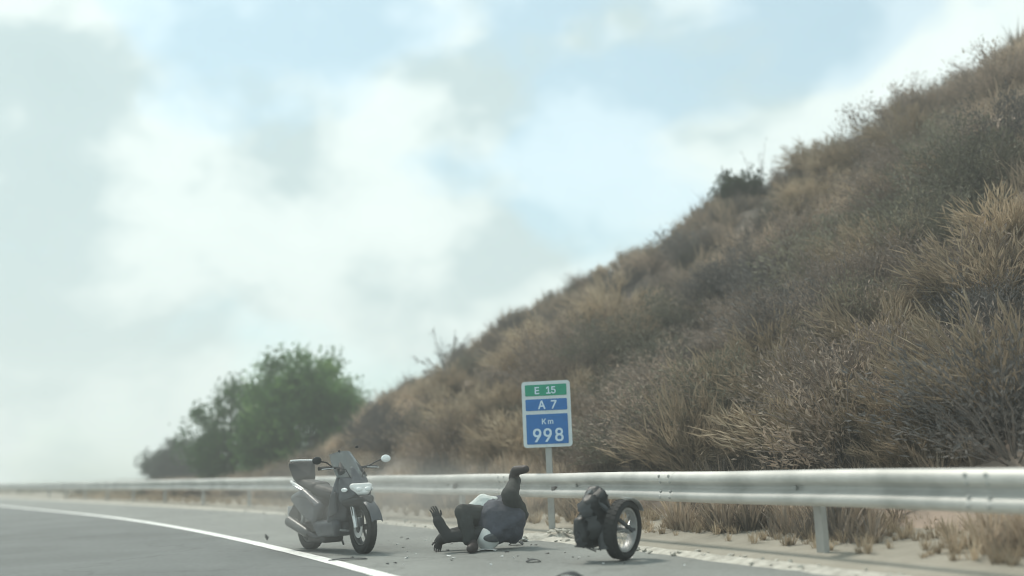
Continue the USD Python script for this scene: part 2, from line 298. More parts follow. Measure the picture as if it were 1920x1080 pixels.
def tree(name, label, loc, R, height, base, leafmat, seed, nclump=170, per=70, leaf=0.1, catg='tree'):
    """bushy broadleaf: several stems, limbs and leaf clumps spread through an uneven crown"""
    r = np.random.default_rng(seed); t = thing(name, label, catg, loc)
    cz = base + (height - base)*0.5; rz = (height - base)*0.5
    cl = unit(r.normal(size=(nclump, 3)))*np.cbrt(r.uniform(0.12, 1.0, (nclump, 1)))
    lump = 0.78 + 0.36*meshkit.noise(unit(cl)*2.3 + seed, seed)[:, None]
    cl = cl*lump*np.array([R, R, rz]) + [0, 0, cz]
    parts = []; trunk = []
    for k in range(3):
        a = k*2.1 + r.uniform(0, 1); x = np.array([math.cos(a), math.sin(a)])
        pts = [(0.12*x[0], 0.12*x[1], -0.15), (0.2*R*x[0], 0.2*R*x[1], base + 0.2*rz), (0.32*R*x[0], 0.32*R*x[1], cz), (0.30*R*x[0], 0.30*R*x[1], cz + 0.7*rz)]
        trunk.append(tube(pts, [0.055*height*0.5, 0.042*height*0.5, 0.025*height*0.5, 0.012], 8))
    obj('trunk', cat(*trunk), 'bark_look', t, smooth=True)
    limbs = []
    for k in range(40):
        c = cl[k]; st_ = np.array([0.3*c[0], 0.3*c[1], base + 0.5*(c[2] - base)]); mid = (st_ + c)/2 + r.normal(size=3)*0.08*R
        limbs.append(tube([st_, mid, c], [0.012*height*0.5, 0.008*height*0.5, 0.003], 5))
    obj('limb', cat(*limbs), 'bark_look', t, smooth=True, kind='stuff')
    P = np.repeat(cl, per, 0); off = r.normal(size=P.shape)*0.10*R*r.uniform(0.6, 1.3, (nclump, 1)).repeat(per, 0); P = P + off
    D = unit(unit(P - [0, 0, cz - 0.4*rz])*0.7 + r.normal(size=P.shape)*0.6 + [0, 0, 0.35])
    obj('crown', quads(P, D, leaf*0.32*r.uniform(0.7, 1.3, len(P)), leaf*r.uniform(0.7, 1.5, len(P)), seed, 0.08), leafmat, t, smooth=False)
    return t
def bush_proto(seed, R, H, nst, nleaf, leaf, wleaf, spiky=0.5):
    r = np.random.default_rng(seed); tw = []; P, D = [], []
    for k in range(nst):
        a = r.uniform(0, 2*np.pi); e = r.uniform(0.25, 1.45); d = np.array([math.cos(a)*math.cos(e), math.sin(a)*math.cos(e), math.sin(e)])
        L = (R*math.cos(e) + H*math.sin(e))*r.uniform(0.65, 1.05); b = np.array([math.cos(a), math.sin(a), 0])*R*0.12*r.random()
        e1 = b + d*L*0.5 + r.normal(size=3)*0.05*R; e2 = b + d*L + r.normal(size=3)*0.10*R
        tw.append(tube([b - [0, 0, 0.08], e1, e2], [0.011*H, 0.006*H, 0.002], 4))
        f = r.uniform(0.3, 1.02, (nleaf, 1)); q = np.where(f < 0.5, b + (e1 - b)*f*2, e1 + (e2 - e1)*(f - 0.5)*2) + r.normal(size=(nleaf, 3))*0.09*R
        q[:, 2] = np.maximum(q[:, 2], 0.0); P.append(q); D.append(unit(d*spiky*1.6 + r.normal(size=(nleaf, 3))*0.6))
    P, D = np.vstack(P), np.vstack(D); n = len(P)
    return cat(*tw), quads(P, D, wleaf*r.uniform(0.6, 1.3, n), leaf*r.uniform(0.6, 1.4, n), seed, 0.05)

# ------------------------------------------------------------------ trees on the left, beyond the rail
tp = at(572, 800, 34.0)
tree('bushy_tree', 'dense round dark green tree with pale leaf tips behind the rail and motorcycle', (tp[0], tp[1], 0.0), 2.2, 4.7, -0.1, 'leaf_look', 11, 330, 95, 0.13)
tp = at(452, 800, 37.0)
tree('bushy_tree', 'broad green tree behind the rail just left of the round tree', (tp[0], tp[1], 0.0), 2.0, 4.0, 0.0, 'leaf_look', 12, 190, 80, 0.13)
for k, (x, Y, R, H, lab) in enumerate([(350, 52, 2.0, 2.6, 'hazy green tree further off, at the left end of the row of trees'), (650, 62, 2.6, 3.6, 'hazy grey green tree far off between the round tree and the hillside foot')]):
    tp = at(x, 800, Y); tree('bushy_tree', lab, (tp[0], tp[1], 0.0), R, H, 0.2, 'far_leaf_look', 20 + k, 130, 60, 0.2)

# ------------------------------------------------------------------ dry grass cover (uncountable)
def tuft(seed, H, n):
    r = np.random.default_rng(seed); V, Fc = [], []
    for k in range(n):
        a = r.uniform(0, 6.283); lean = r.uniform(0.05, 0.75); b = np.array([math.cos(a), math.sin(a), 0])*r.uniform(0, 0.09)
        d = np.array([math.cos(a)*lean, math.sin(a)*lean, 1.0])*H*r.uniform(0.5, 1.1); w = np.array([-math.sin(a), math.cos(a), 0])*r.uniform(0.006, 0.014)
        m = b + d*0.55 + np.array([math.cos(a), math.sin(a), 0])*lean*0.03; e = b + d + np.array([math.cos(a), math.sin(a), -0.4])*lean*H*0.25
        i = len(V); V += [b - w, b + w, m + w*0.8, m - w*0.8, e]; Fc += [(i, i + 1, i + 2), (i, i + 2, i + 3), (i + 3, i + 2, i + 4)]
    return trimesh.Trimesh(np.array(V), Fc, process=False)
def grass(name, label, S, T, zs, scales, seed, mat='dry_grass_look', heights=(0.30, 0.42, 0.55)):
    r = np.random.default_rng(seed); pi = UsdGeom.PointInstancer.Define(stage, path(name)); root = str(pi.GetPath()); rel = pi.CreatePrototypesRel()
    for k, h in enumerate(heights):
        m = usdkit.mesh(stage, f'{root}/tuft_{k + 1:03d}' if k else f'{root}/tuft', tuft(seed*10 + k, h, 26), '/World/Looks/' + mat); rel.AddTarget(m.GetPath())
    P = rf(S, T, zs); n = len(P); a = r.uniform(0, np.pi*2, n)
    pi.CreatePositionsAttr(Vt.Vec3fArray.FromNumpy(P.astype(np.float32))); pi.CreateProtoIndicesAttr(Vt.IntArray.FromNumpy(r.integers(0, len(heights), n).astype(np.int32)))
    pi.CreateScalesAttr(Vt.Vec3fArray.FromNumpy(np.repeat(scales[:, None], 3, 1).astype(np.float32)))
    pi.CreateOrientationsAttr(Vt.QuathArray([Gf.Quath(float(math.cos(x/2)), 0, 0, float(math.sin(x/2))) for x in a]))
    cd(pi.GetPrim(), label, 'grass', kind='stuff')
r = np.random.default_rng(41); n = 30000
S = r.uniform(-34, 12, n); Hs = np.interp(S, hs, HH); T = T0 + r.uniform(-0.05, 1.0, n)*(Hs/SLOPE + 2.2)
keep = meshkit.fbm(np.stack([S*0.9, T*0.9, 0*S], -1), 3, 17) > 0.45
S, T = S[keep], T[keep]; grass('dry_grass', 'dry brown grass covering the hillside above the rail', S, T, hillz(S, T) - 0.03, r.uniform(0.55, 1.25, len(S)), 4)
n = 3600; S = r.uniform(-42, 8, n); T = 2.25 - r.uniform(0, 1, n)**1.8*1.5
grass('verge_grass', 'short dry grass on the verge behind the rail', S, T, 0.10*(T - 0.15) - 0.01, r.uniform(0.25, 0.65, n), 5, mat='straw_look', heights=(0.22, 0.30))
n = 1500; S = r.uniform(-80, -26, n); T = r.uniform(1.5, 14, n)
grass('field_grass', 'olive weeds on the open ground left of the hillside foot', S, T, np.full(n, -0.07), r.uniform(0.8, 1.8, n), 6, mat='olive_bush_look')

# ------------------------------------------------------------------ shrubs on the slope, each a plant of its own
KINDS = [('grey_shrub', 'grey_bush_look', 'dark grey dry shrub among others on the hillside', 'dark grey shrubs on the hillside'),
         ('brown_shrub', 'brown_bush_look', 'brown withered shrub among others on the hillside', 'brown shrubs on the hillside'),
         ('olive_shrub', 'olive_bush_look', 'dull olive shrub among others on the hillside', 'olive shrubs on the hillside'),
         ('straw_clump', 'straw_look', 'pale straw coloured clump of tall grass on the hillside', 'straw clumps on the hillside')]
PROTO = {}
def plant(kind, variant, loc, rz, sc, label=None, group=True):
    name, mat, lab, grp = KINDS[kind]; key = (kind, variant); cate = 'grass clump' if kind == 3 else 'shrub'
    kw = dict(group=grp) if group else {}
    if key in PROTO: return copy(PROTO[key], name, label or lab, cate, loc, rz, sc, **kw)
    t = thing(name, label or lab, cate, loc, rz, sc, **kw)
    if kind == 3: tw, lf = bush_proto(100 + variant, 0.42, 0.55, 44, 40, 0.17, 0.0055, 1.3)
    else: tw, lf = bush_proto(200 + kind*10 + variant, 0.55, 0.62, 64, 70, 0.05, 0.0065 if kind != 2 else 0.008, 0.9)
    obj('twig', tw, 'twig_look' if kind != 3 else 'straw_look', t, smooth=True, kind='stuff'); obj('foliage', lf, mat, t, smooth=False, kind='stuff')
    PROTO[key] = t; return t
r = np.random.default_rng(77); spots = []; todo = []
tries = 0
while len(spots) < 150 and tries < 4000:
    tries += 1; x = r.uniform(690, 1915); top = np.interp(x, SIL[:, 0], SIL[:, 1]); y = r.uniform(top + 14, 880)
    if all((x - a)**2 + (y - b)**2 > 36**2 for a, b in spots): spots.append((x, y))
for x, y in spots:
    q = hill_at(x, y); patch = meshkit.fbm(np.array([x/140.0, y/140.0, 0.3]), 3, 9)
    kind = 0 if patch < 0.40 else (1 if patch < 0.49 else (2 if patch < 0.54 else 3))
    if r.random() < 0.25: kind = int(r.integers(1, 4))
    todo.append((kind, int(r.integers(0, 2)), (q[0], q[1], q[2] - 0.06), r.uniform(0, 360), (r.uniform(0.7, 1.25) if r.random() < 0.55 else r.uniform(1.25, 1.75))*(1.0 if y > np.interp(x, SIL[:, 0], SIL[:, 1]) + 50 else 0.7)*np.array([1.15, 1.15, r.uniform(0.75, 1.05)]), x, y, False))
for x in np.arange(705, 1900, 23.0):      # crest row: keeps the skyline ragged
    x = x + r.uniform(-9, 9); y = np.interp(x, SIL[:, 0], SIL[:, 1]); q = hill_at(x, y + 7)
    todo.append((int(r.choice([0, 1, 1, 2, 3])), int(r.integers(0, 2)), (q[0], q[1], q[2] - 0.05), r.uniform(0, 360), r.uniform(0.4, 0.8), x, y, True))
def zone(t):
    kind, var, loc, rz, sc, x, y, crest = t; top = np.interp(x, SIL[:, 0], SIL[:, 1]); f = (y - top)/(890 - top)
    h = 'on the hill crest' if crest else ('high on the slope' if f < 0.33 else ('halfway up the slope' if f < 0.66 else 'low on the slope'))
    c = 'above the motorcycle' if x < 760 else ('above the rider' if x < 960 else ('around the kilometre sign' if x < 1090 else ('above the wreckage' if x < 1230 else ('right of the wreckage' if x < 1450 else ('far right' if x < 1690 else 'at the right edge')))))
    return ('dark grey shrub', 'brown withered shrub', 'dull olive shrub', 'pale straw clump')[kind] + ' ' + h + ' ' + c
ORD = ['leftmost', 'second from left', 'third from left', 'fourth from left', 'fifth from left', 'sixth from left', 'seventh from left', 'eighth from left', 'ninth from left']
zs = {}
for t in sorted(todo, key=lambda t: t[5]): zs.setdefault(zone(t), []).append(t)
for z_, l_ in zs.items():
    for i_, t in enumerate(l_):
        lab = z_ if len(l_) == 1 else z_ + ', ' + (('left' if i_ == 0 else 'right') + ' of two' if len(l_) == 2 else ORD[i_])
        plant(t[0], t[1], t[2], t[3], t[4], label=lab)
# plants one can point at
def single(name, label, px, py, R, H, nst, nleaf, leaf, w, mat, seed, spiky, catg='shrub', sink=0.05):
    q = hill_at(px, py); t = thing(name, label, catg, (q[0], q[1], q[2] - sink)); tw, lf = bush_proto(seed, R, H, nst, nleaf, leaf, w, spiky)
    obj('stem', tw, 'twig_look', t, smooth=True, kind='stuff'); obj('foliage', lf, mat, t, smooth=False, kind='stuff'); return t
single('green_shrub', 'round dark green shrub on the hill crest, top right', 1388, 386, 0.62, 0.75, 60, 60, 0.10, 0.024, 'green_bush_look', 301, 0.6)
single('thin_sapling', 'thin wispy sapling rising above the crest beside the green shrub', 1425, 352, 0.5, 1.25, 14, 12, 0.10, 0.008, 'grey_bush_look', 302, 1.2, 'sapling')
single('thin_sapling', 'faint wispy sapling on the crest above the blue and green sign', 1093, 520, 0.35, 0.75, 10, 9, 0.09, 0.006, 'grey_bush_look', 303, 1.2, 'sapling')
single('spiky_shrub', 'dark spiky shrub on the crest, left of the slope above the motorcycle', 838, 690, 0.4, 1.15, 24, 16, 0.16, 0.012, 'grey_bush_look', 304, 1.8)
single('tall_straw_clump', 'largest pale straw clump low on the slope at right, above the rail', 1360, 790, 0.62, 0.85, 60, 60, 0.20, 0.006, 'straw_look', 305, 1.4, 'grass clump')
single('tall_straw_clump', 'pale straw clump just above the rail at the right edge of the slope', 1420, 868, 0.5, 0.6, 50, 50, 0.18, 0.006, 'straw_look', 306, 1.4, 'grass clump')
single('brown_thicket', 'wide dark brown thicket on the upper slope under the crest', 1290, 500, 0.85, 0.75, 70, 60, 0.08, 0.012, 'grey_bush_look', 307, 0.7)

# ------------------------------------------------------------------ guard rail
rail = thing('guard_rail', 'grey galvanised double wave steel guard rail along the road shoulder', 'guard rail')
RT, RTOP = 0.44, 0.775
from scipy.interpolate import CubicSpline
KN = np.array([(0.012, 0), (0.045, -0.012), (0.074, -0.040), (0.082, -0.075), (0.066, -0.105), (0.018, -0.132), (0.0, -0.155), (0.018, -0.178), (0.066, -0.212), (0.082, -0.245), (0.074, -0.275), (0.045, -0.298), (0.015, -0.310)])
prof = CubicSpline(np.arange(len(KN)), KN)(np.linspace(0, len(KN) - 1, 37))     # (offset towards the road, z below the top)
BEAM = 4.0
def beam(s0, s1, lap):
    ss = np.linspace(s0, s1, 9); V, n = [], len(prof)
    for s in ss:
        sag = 0.004*math.sin(s*1.7)
        for side in (0, 1):
            o = prof[:, 0] - 0.004*side + lap
            V.append(rf(np.full(n, s), RT - o, RTOP + prof[:, 1] + sag))
    V = np.vstack(V); Fc = []
    for i in range(len(ss) - 1):
        for j in range(n - 1):
            a = i*2*n + j; b = a + 2*n
            Fc += [(a, b, b + 1), (a, b + 1, a + 1)]; a += n; b += n; Fc += [(a, b + 1, b), (a, a + 1, b + 1)]
        for j in (0, n - 1):
            a = i*2*n + j; b = a + 2*n; Fc += [(a, a + n, b + n), (a, b + n, b)]
    return trimesh.Trimesh(V, Fc, process=False)
OFF = 1.75
for k, s in enumerate(np.arange(-80 + OFF, 20, BEAM)):
    obj('beam', beam(s, s + BEAM + 0.3, 0.003*(k % 2)), 'galvanised_look', rail, smooth=50)
def cpost(s):
    th = float(np.interp(s, SS, TH)); R_ = trimesh.transformations.rotation_matrix(th, [0, 0, 1]); c = rf(s, RT + 0.20)
    b = [box((0, 0, 0.27), (0.006, 0.10, 0.90)), box((0.03, 0.047, 0.27), (0.054, 0.006, 0.90)), box((0.03, -0.047, 0.27), (0.054, 0.006, 0.90))]
    m = cat(*b); m.apply_transform(R_); m.apply_translation(c); return m, R_
for s in np.arange(-48 + OFF + 2.15, 18, BEAM):
    m, R_ = cpost(s); obj('post', m, 'steel_post_look', rail, smooth=False)
    q = box((0.02, 0, RTOP - 0.155), (0.19, 0.10, 0.16), 0.012); q.apply_translation((-0.10, 0, 0)); q.apply_transform(R_); q.apply_translation(rf(s, RT + 0.195)); obj('spacer', q, 'steel_post_look', rail)
    b = trimesh.creation.cylinder(0.018, 0.03, sections=8); b.apply_transform(trimesh.transformations.rotation_matrix(math.pi/2, [0, 1, 0])); b.apply_translation((-0.016, 0, 0)); b.apply_transform(R_); b.apply_translation(rf(s, RT, RTOP - 0.155)); obj('bolt', b, 'steel_post_look', rail)
for s in np.arange(-28 + OFF, 8, BEAM):          # splice bolts where two beams lap
    th = float(np.interp(s, SS, TH)); R_ = trimesh.transformations.rotation_matrix(th, [0, 0, 1])
    for ds in (0.06, 0.24):
        for dz, o in ((0.045, 0.078), (0.105, 0.066), (0.205, 0.066), (0.265, 0.08)):
            b = tm(m3.Manifold.sphere(1, 10).scale((0.012, 0.019, 0.019))); b.apply_transform(R_); b.apply_translation(rf(s + ds, RT - o - 0.003, RTOP - dz)); obj('bolt', b, 'steel_post_look', rail, smooth=True)
for px, py in ((1043, 917), (856, 911)):
    Y = 13.0
    for _ in range(12):
        p = at(px, py, Y); S_, T_ = st(p[0], p[1]); Y += -(T_[0] - (RT - 0.02))*0.9
    th = float(np.interp(S_[0], SS, TH)); q = box((-0.028, 0, 0), (0.05, 0.085, 0.07), 0.01); q.apply_transform(trimesh.transformations.rotation_matrix(th, [0, 0, 1])); q.apply_translation(p)
    obj('reflector', q, 'reflector_look', rail)

# ------------------------------------------------------------------ kilometre sign
SY = 13.75; sc = at(1025, 776, SY); foot = np.array([sc[0] - 0.0, SY + 0.06, 0.05]); YAW = -9.0
sign = thing('kilometre_sign', 'blue and green motorway kilometre sign with white border on a grey post', 'road sign', (sc[0], SY, 0.0), YAW)
SW, SH = 0.66, 0.885; ZC = sc[2]
def rrect(w, h, rad, dep, y):
    from shapely.geometry import box as sb
    t = trimesh.creation.extrude_polygon(sb(-w/2 + rad, -h/2 + rad, w/2 - rad, h/2 - rad).buffer(rad, 6), dep, engine='earcut')
    v = t.vertices; t = trimesh.Trimesh(np.stack([v[:, 0], y - v[:, 2], v[:, 1]], 1), t.faces, process=False); t.fix_normals(); return t
def up_(m, x, z): m = m.copy(); m.apply_translation((x, 0, z)); return m
obj('post', box((0, 0.055, (ZC + 0.3)/2 - 0.1), (0.085, 0.05, ZC + 0.3 + 0.2), 0.006), 'steel_post_look', sign)
obj('panel', up_(rrect(SW, SH, 0.045, 0.024, 0.026), 0, ZC), 'sign_white_look', sign)
top = ZC + SH/2
for nm, a, b, mt in (('green_field', 0.052, 0.222, 'sign_green_look'), ('blue_field', 0.272, 0.445, 'sign_blue_look'), ('blue_field', 0.502, 0.952, 'sign_blue_look')):
    obj(nm, up_(rrect(SW - 0.096, (b - a)*SH, 0.012, 0.004, 0.002), 0, top - (a + b)/2*SH), mt, sign)
def letter(ch, cx, frac_top, frac_bot, w=None, bold=True):
    h = (frac_bot - frac_top)*SH; t = meshkit.text_mesh(ch, h, 0.003, bold); b = t.bounds; s = h/(b[1, 1] - b[0, 1]); sx = s if w is None else w/(b[1, 0] - b[0, 0])
    v = (t.vertices - [(b[0, 0] + b[1, 0])/2, b[0, 1], 0])*[sx, s, 1]
    m = trimesh.Trimesh(np.stack([v[:, 0] + (cx - 0.5)*SW, -0.002 - v[:, 2], v[:, 1] + top - frac_bot*SH], 1), t.faces, process=False); m.fix_normals()
    obj('digit' if ch.isdigit() else 'letter', m, 'letter_look', sign, smooth=False)
letter('E', 0.32, 0.085, 0.195); letter('1', 0.555, 0.085, 0.195); letter('5', 0.66, 0.085, 0.195)
letter('A', 0.405, 0.295, 0.425); letter('7', 0.655, 0.295, 0.425)
letter('K', 0.44, 0.570, 0.655); letter('m', 0.575, 0.593, 0.655)
letter('9', 0.29, 0.715, 0.92, 0.115); letter('9', 0.505, 0.715, 0.92, 0.115); letter('8', 0.74, 0.715, 0.92, 0.115)

# ------------------------------------------------------------------ rubble heap and stones at the rail foot
def stone(seed, s):
    r = np.random.default_rng(seed); pts = unit(r.normal(size=(16, 3)))*s*r.uniform(0.7, 1.0, (16, 1))*[1.2, 1.0, 0.7]
    return trimesh.convex.convex_hull(pts)
hp = g(1032, 1010, 0.0)
heap = thing('rubble_heap', 'pale heap of sandy rubble at the foot of the kilometre sign post', 'rubble heap', (hp[0], hp[1], 0.0), 0)
gx = np.linspace(-0.5, 0.42, 41); gy = np.linspace(-0.22, 0.28, 25); X, Y = np.meshgrid(gx, gy, indexing='ij')
Z = 0.115*np.exp(-((X - 0.10)/0.16)**2 - (Y/0.14)**2) + 0.07*np.exp(-((X + 0.22)/0.17)**2 - ((Y + 0.02)/0.12)**2) - 0.012 + 0.05*(meshkit.fbm(np.stack([X*9, Y*9, 0*X], -1), 4, 3) - 0.5)
idx = np.arange(X.size).reshape(X.shape); q = np.stack([idx[:-1, :-1], idx[1:, :-1], idx[1:, 1:], idx[:-1, 1:]], -1).reshape(-1, 4)
obj('mound', trimesh.Trimesh(np.stack([X, Y, Z + 0.014], -1).reshape(-1, 3), np.vstack([q[:, [0, 1, 2]], q[:, [0, 2, 3]]]), process=False), 'gravel_look', heap, smooth=True)
r = np.random.default_rng(6)
for k in range(11):
    x, y = r.uniform(-0.42, 0.34), r.uniform(-0.18, 0.02); m = stone(500 + k, r.uniform(0.025, 0.06)); m.apply_translation((x, y, 0.03 + 0.08*math.exp(-((x - 0.1)/0.2)**2))); obj('stone', m, 'stone_look', heap, smooth=False)
sts = []
for k in range(260):
    s = r.uniform(-14, 6); t = r.normal(0.02, 0.12); m = stone(700 + k % 12, r.uniform(0.012, 0.04)); m.apply_translation(rf(s, t, 0.02)); sts.append(m)
obj('gutter_gravel', cat(*sts), 'stone_look', smooth=False, label='small pale stones strewn along the gutter at the rail foot', cat='gravel', kind='stuff')

# ------------------------------------------------------------------ wheels
def wheel(parent, name, c, R, w, spokes=5, rim='rim_look', mat=None, rubber='rubber_look', thin=False, rinner=0.66):
    """wheel about the y axis at c; returns its Xform so that tyre, rim, hub, spokes and disc are sub-parts"""
    x = UsdGeom.Xform.Define(stage, path(name, parent)); pr = x.GetPrim()
    x.AddTranslateOp().Set(Gf.Vec3d(*map(float, c)))
    if mat is not None: x.AddTransformOp().Set(Gf.Matrix4d(*mat.T.ravel().tolist()))
    ri = R*rinner; h = w/2
    a = np.linspace(-0.5*np.pi - 0.75, 0.5*np.pi + 0.75, 15)
    mid = (R + ri)/2; tr = (R - ri)/2
    loop = [(mid + tr*math.cos(k), h*math.sin(k)*1.0) for k in a]
    T_ = revolve_y(loop, 48)
    gr = []
    for k in range(36):       # tread blocks
        an_ = k/36*2*np.pi
        for sd in (-1, 1):
            b = box((R - 0.007, sd*h*0.42, 0), (0.016, h*0.55, R*0.135)); b.apply_transform(trimesh.transformations.rotation_matrix(-an_ - 0.06*sd, [0, 1, 0])); gr.append(b)
    obj('tyre', T_, rubber, pr, smooth=40); obj('tread', cat(*gr), rubber, pr, smooth=False, kind='stuff')
    obj('rim', revolve_y([(ri + 0.006, h*0.62), (ri + 0.006, -h*0.62), (ri - 0.012, -h*0.62), (ri - 0.024, -h*0.3), (ri - 0.024, h*0.3), (ri - 0.012, h*0.62)], 48), rim, pr)
    hub = trimesh.creation.cylinder(0.032, w*1.15, sections=20); hub.apply_transform(trimesh.transformations.rotation_matrix(math.pi/2, [1, 0, 0])); obj('hub', hub, rim, pr)
    for k in range(spokes):
        an_ = k/spokes*2*np.pi + 0.3
        if thin: m = tube([(0.028*math.cos(an_), h*0.5*(-1)**k, 0.028*math.sin(an_)), ((ri - 0.02)*math.cos(an_ + 0.12), 0, (ri - 0.02)*math.sin(an_ + 0.12))], 0.0025, 5)
        else:
            m = tm(hull((0.03*math.cos(an_), 0, 0.03*math.sin(an_), 0.016), ((ri - 0.012)*math.cos(an_), 0, (ri - 0.012)*math.sin(an_), 0.011), n=8))
        obj('spoke', m, 'silver_look' if thin else rim, pr)
    d = revolve_y([(0.115, -h*0.95), (0.115, -h*0.95 - 0.005), (0.06, -h*0.95 - 0.005), (0.06, -h*0.95)], 32); 
    if not thin: obj('brake_disc', d, 'silver_look', pr)
    return pr

# ------------------------------------------------------------------ motorcycle
A = g(583, 1029); A[2] = 0
best = min((abs(pj(A + 1.22*np.array([math.cos(a), math.sin(a), 0]))[0] - 681), a) for a in np.linspace(-1.3, -0.2, 441))[1]
mb = thing('motorcycle', 'grey scooter motorcycle with windscreen and white headlamp, upright on the shoulder without rider', 'motorcycle', A, math.degrees(best))
RW, FW = 0.265, 0.285; WB = 1.22
wheel(mb, 'rear_wheel', (0, 0, RW), RW, 0.13)
fwm = trimesh.transformations.rotation_matrix(math.radians(-6), [0, 0, 1])
wheel(mb, 'front_wheel', (WB, 0, FW), FW, 0.115, mat=fwm)
sm = dict(parent=mb, smooth=45)
for s in (-1, 1):
    obj('fork_leg', tube([(WB, s*0.085, FW), (WB - 0.10, s*0.085, 0.56), (WB - 0.19, s*0.08, 0.80)], [0.026, 0.026, 0.022], 12), 'silver_look', mb, smooth=True)
    obj('swingarm', tm(hull((0, s*0.085, RW, 0.03), (0.40, s*0.07, 0.33, 0.04))), 'dark_grey_plastic_look', mb)
    obj('shock_absorber', tube([(0.02, s*0.12, 0.30), (0.12, s*0.12, 0.60)], 0.026, 10), 'silver_look', mb, smooth=True)
    obj('side_panel', organic(hull((-0.22, s*0.10, 0.60, 0.05), (0.12, s*0.15, 0.66, 0.06), (0.48, s*0.15, 0.50, 0.07), (0.40, s*0.15, 0.34, 0.05), (0.10, s*0.14, 0.45, 0.05)), 0.03, 4), 'grey_paint_look', mb, smooth=True)
    obj('floor_panel', tm(hull((0.45, s*0.15, 0.30, 0.05), (0.88, s*0.15, 0.32, 0.06), (0.50, s*0.14, 0.20, 0.04), (0.85, s*0.13, 0.22, 0.04))), 'grey_paint_look', mb, smooth=True)
    obj('leg_shield', organic(hull((0.80, s*0.17, 0.36, 0.045), (0.90, s*0.19, 0.62, 0.04), (0.95, s*0.13, 0.84, 0.04), (1.0, s*0.06, 0.72, 0.05), (0.93, s*0.06, 0.40, 0.04)), 0.03, 4), 'grey_paint_look', mb, smooth=True)
    obj('handlebar_grip', tube([(0.93, s*0.24, 0.95), (0.90, s*0.38, 0.945)], 0.021, 10), 'rubber_look', mb, smooth=True)
    obj('brake_lever', tube([(0.96, s*0.22, 0.945), (0.99, s*0.30, 0.94), (0.965, s*0.37, 0.935)], 0.007, 6), 'silver_look', mb, smooth=True)
    obj('mirror_stalk', tube([(0.97, s*0.24, 0.96), (1.00, s*0.33, 1.01), (0.98, s*0.42, 1.03)], 0.008, 6), 'black_plastic_look', mb, smooth=True)
    m = m3.Manifold.sphere(1, 24).scale((0.022, 0.062, 0.044)).rotate((0, 0, -s*8)).translate((1.0, s*0.45, 1.035)); obj('mirror', tm(m), 'lens_look' if s > 0 else 'black_plastic_look', mb, smooth=True)
    obj('footrest', tube([(0.36, s*0.16, 0.33), (0.36, s*0.25, 0.33)], 0.014, 8), 'rubber_look', mb, smooth=True)
obj('engine', organic(hull((0.12, 0, 0.28, 0.09), (0.45, 0.03, 0.26, 0.10), (0.40, -0.03, 0.40, 0.09)) + hull((0.5, 0, 0.25, 0.09), (0.85, 0, 0.27, 0.09)), 0.03, 4), 'dark_grey_plastic_look', mb, smooth=True)
obj('oil_pan', box((0.42, -0.03, 0.155), (0.42, 0.26, 0.11), 0.035), 'black_plastic_look', mb)
ex = obj('exhaust', tube([(0.62, -0.10, 0.20), (0.45, -0.17, 0.17), (0.25, -0.19, 0.22)], [0.022, 0.026, 0.03], 10), 'dark_grey_plastic_look', mb, smooth=True)
obj('muffler', tube([(0.30, -0.19, 0.20), (0.26, -0.19, 0.215), (-0.16, -0.20, 0.33), (-0.20, -0.20, 0.34)], [0.03, 0.058, 0.062, 0.045], 16), 'rim_look', ex, smooth=40)
obj('tunnel', organic(hull((0.45, 0, 0.40, 0.10), (0.85, 0, 0.42, 0.10), (0.80, 0, 0.52, 0.07)), 0.03, 4), 'dark_grey_plastic_look', mb, smooth=True)
obj('seat', organic(hull((0.56, 0, 0.64, 0.07), (0.25, 0.06, 0.70, 0.07), (0.25, -0.06, 0.70, 0.07)) + hull((0.24, 0.07, 0.73, 0.06), (0.24, -0.07, 0.73, 0.06), (-0.16, 0.05, 0.78, 0.055), (-0.16, -0.05, 0.78, 0.055)), 0.025, 6), 'leather_look', mb, smooth=True)
obj('grab_rail', tube([(0.12, -0.15, 0.70), (-0.10, -0.17, 0.78), (-0.27, -0.12, 0.80), (-0.29, 0, 0.80), (-0.27, 0.12, 0.80), (-0.10, 0.17, 0.78), (0.12, 0.15, 0.70)], 0.018, 8), 'white_plastic_look', mb, smooth=True)
tc_ = obj('backrest', organic(hull((-0.16, 0.10, 0.84, 0.045), (-0.16, -0.10, 0.84, 0.045), (-0.23, 0.13, 1.0, 0.045), (-0.23, -0.13, 1.0, 0.045), (-0.10, 0.0, 0.86, 0.04)), 0.025, 5), 'leather_look', mb, smooth=True)
obj('trim_bar', tube([(-0.235, -0.15, 1.05), (-0.26, 0, 1.055), (-0.235, 0.15, 1.05)], 0.014, 8), 'white_plastic_look', tc_, smooth=True)
obj('backrest_stay', cat(tube([(-0.12, 0.07, 0.72), (-0.17, 0.07, 0.86)], 0.015), tube([(-0.12, -0.07, 0.72), (-0.17, -0.07, 0.86)], 0.015)), 'black_plastic_look', mb, smooth=True)
obj('rear_mudguard', organic(hull((-0.20, 0.07, 0.56, 0.03), (-0.20, -0.07, 0.56, 0.03), (-0.42, 0.06, 0.40, 0.022), (-0.42, -0.06, 0.40, 0.022), (-0.30, 0, 0.36, 0.03)), 0.03, 3), 'black_plastic_look', mb, smooth=True)
obj('tail_light', tm(hull((-0.27, 0.09, 0.60, 0.03), (-0.27, -0.09, 0.60, 0.03), (-0.30, 0.05, 0.54, 0.02), (-0.30, -0.05, 0.54, 0.02))), 'tail_lens_look', mb, smooth=True)
obj('front_cowl', organic(hull((1.02, 0.13, 0.80, 0.05), (1.02, -0.13, 0.80, 0.05), (1.18, 0.08, 0.66, 0.05), (1.18, -0.08, 0.66, 0.05), (1.02, 0.14, 0.60, 0.05), (1.02, -0.14, 0.60, 0.05), (0.98, 0, 0.9, 0.06)), 0.025, 5), 'grey_paint_look', mb, smooth=True)
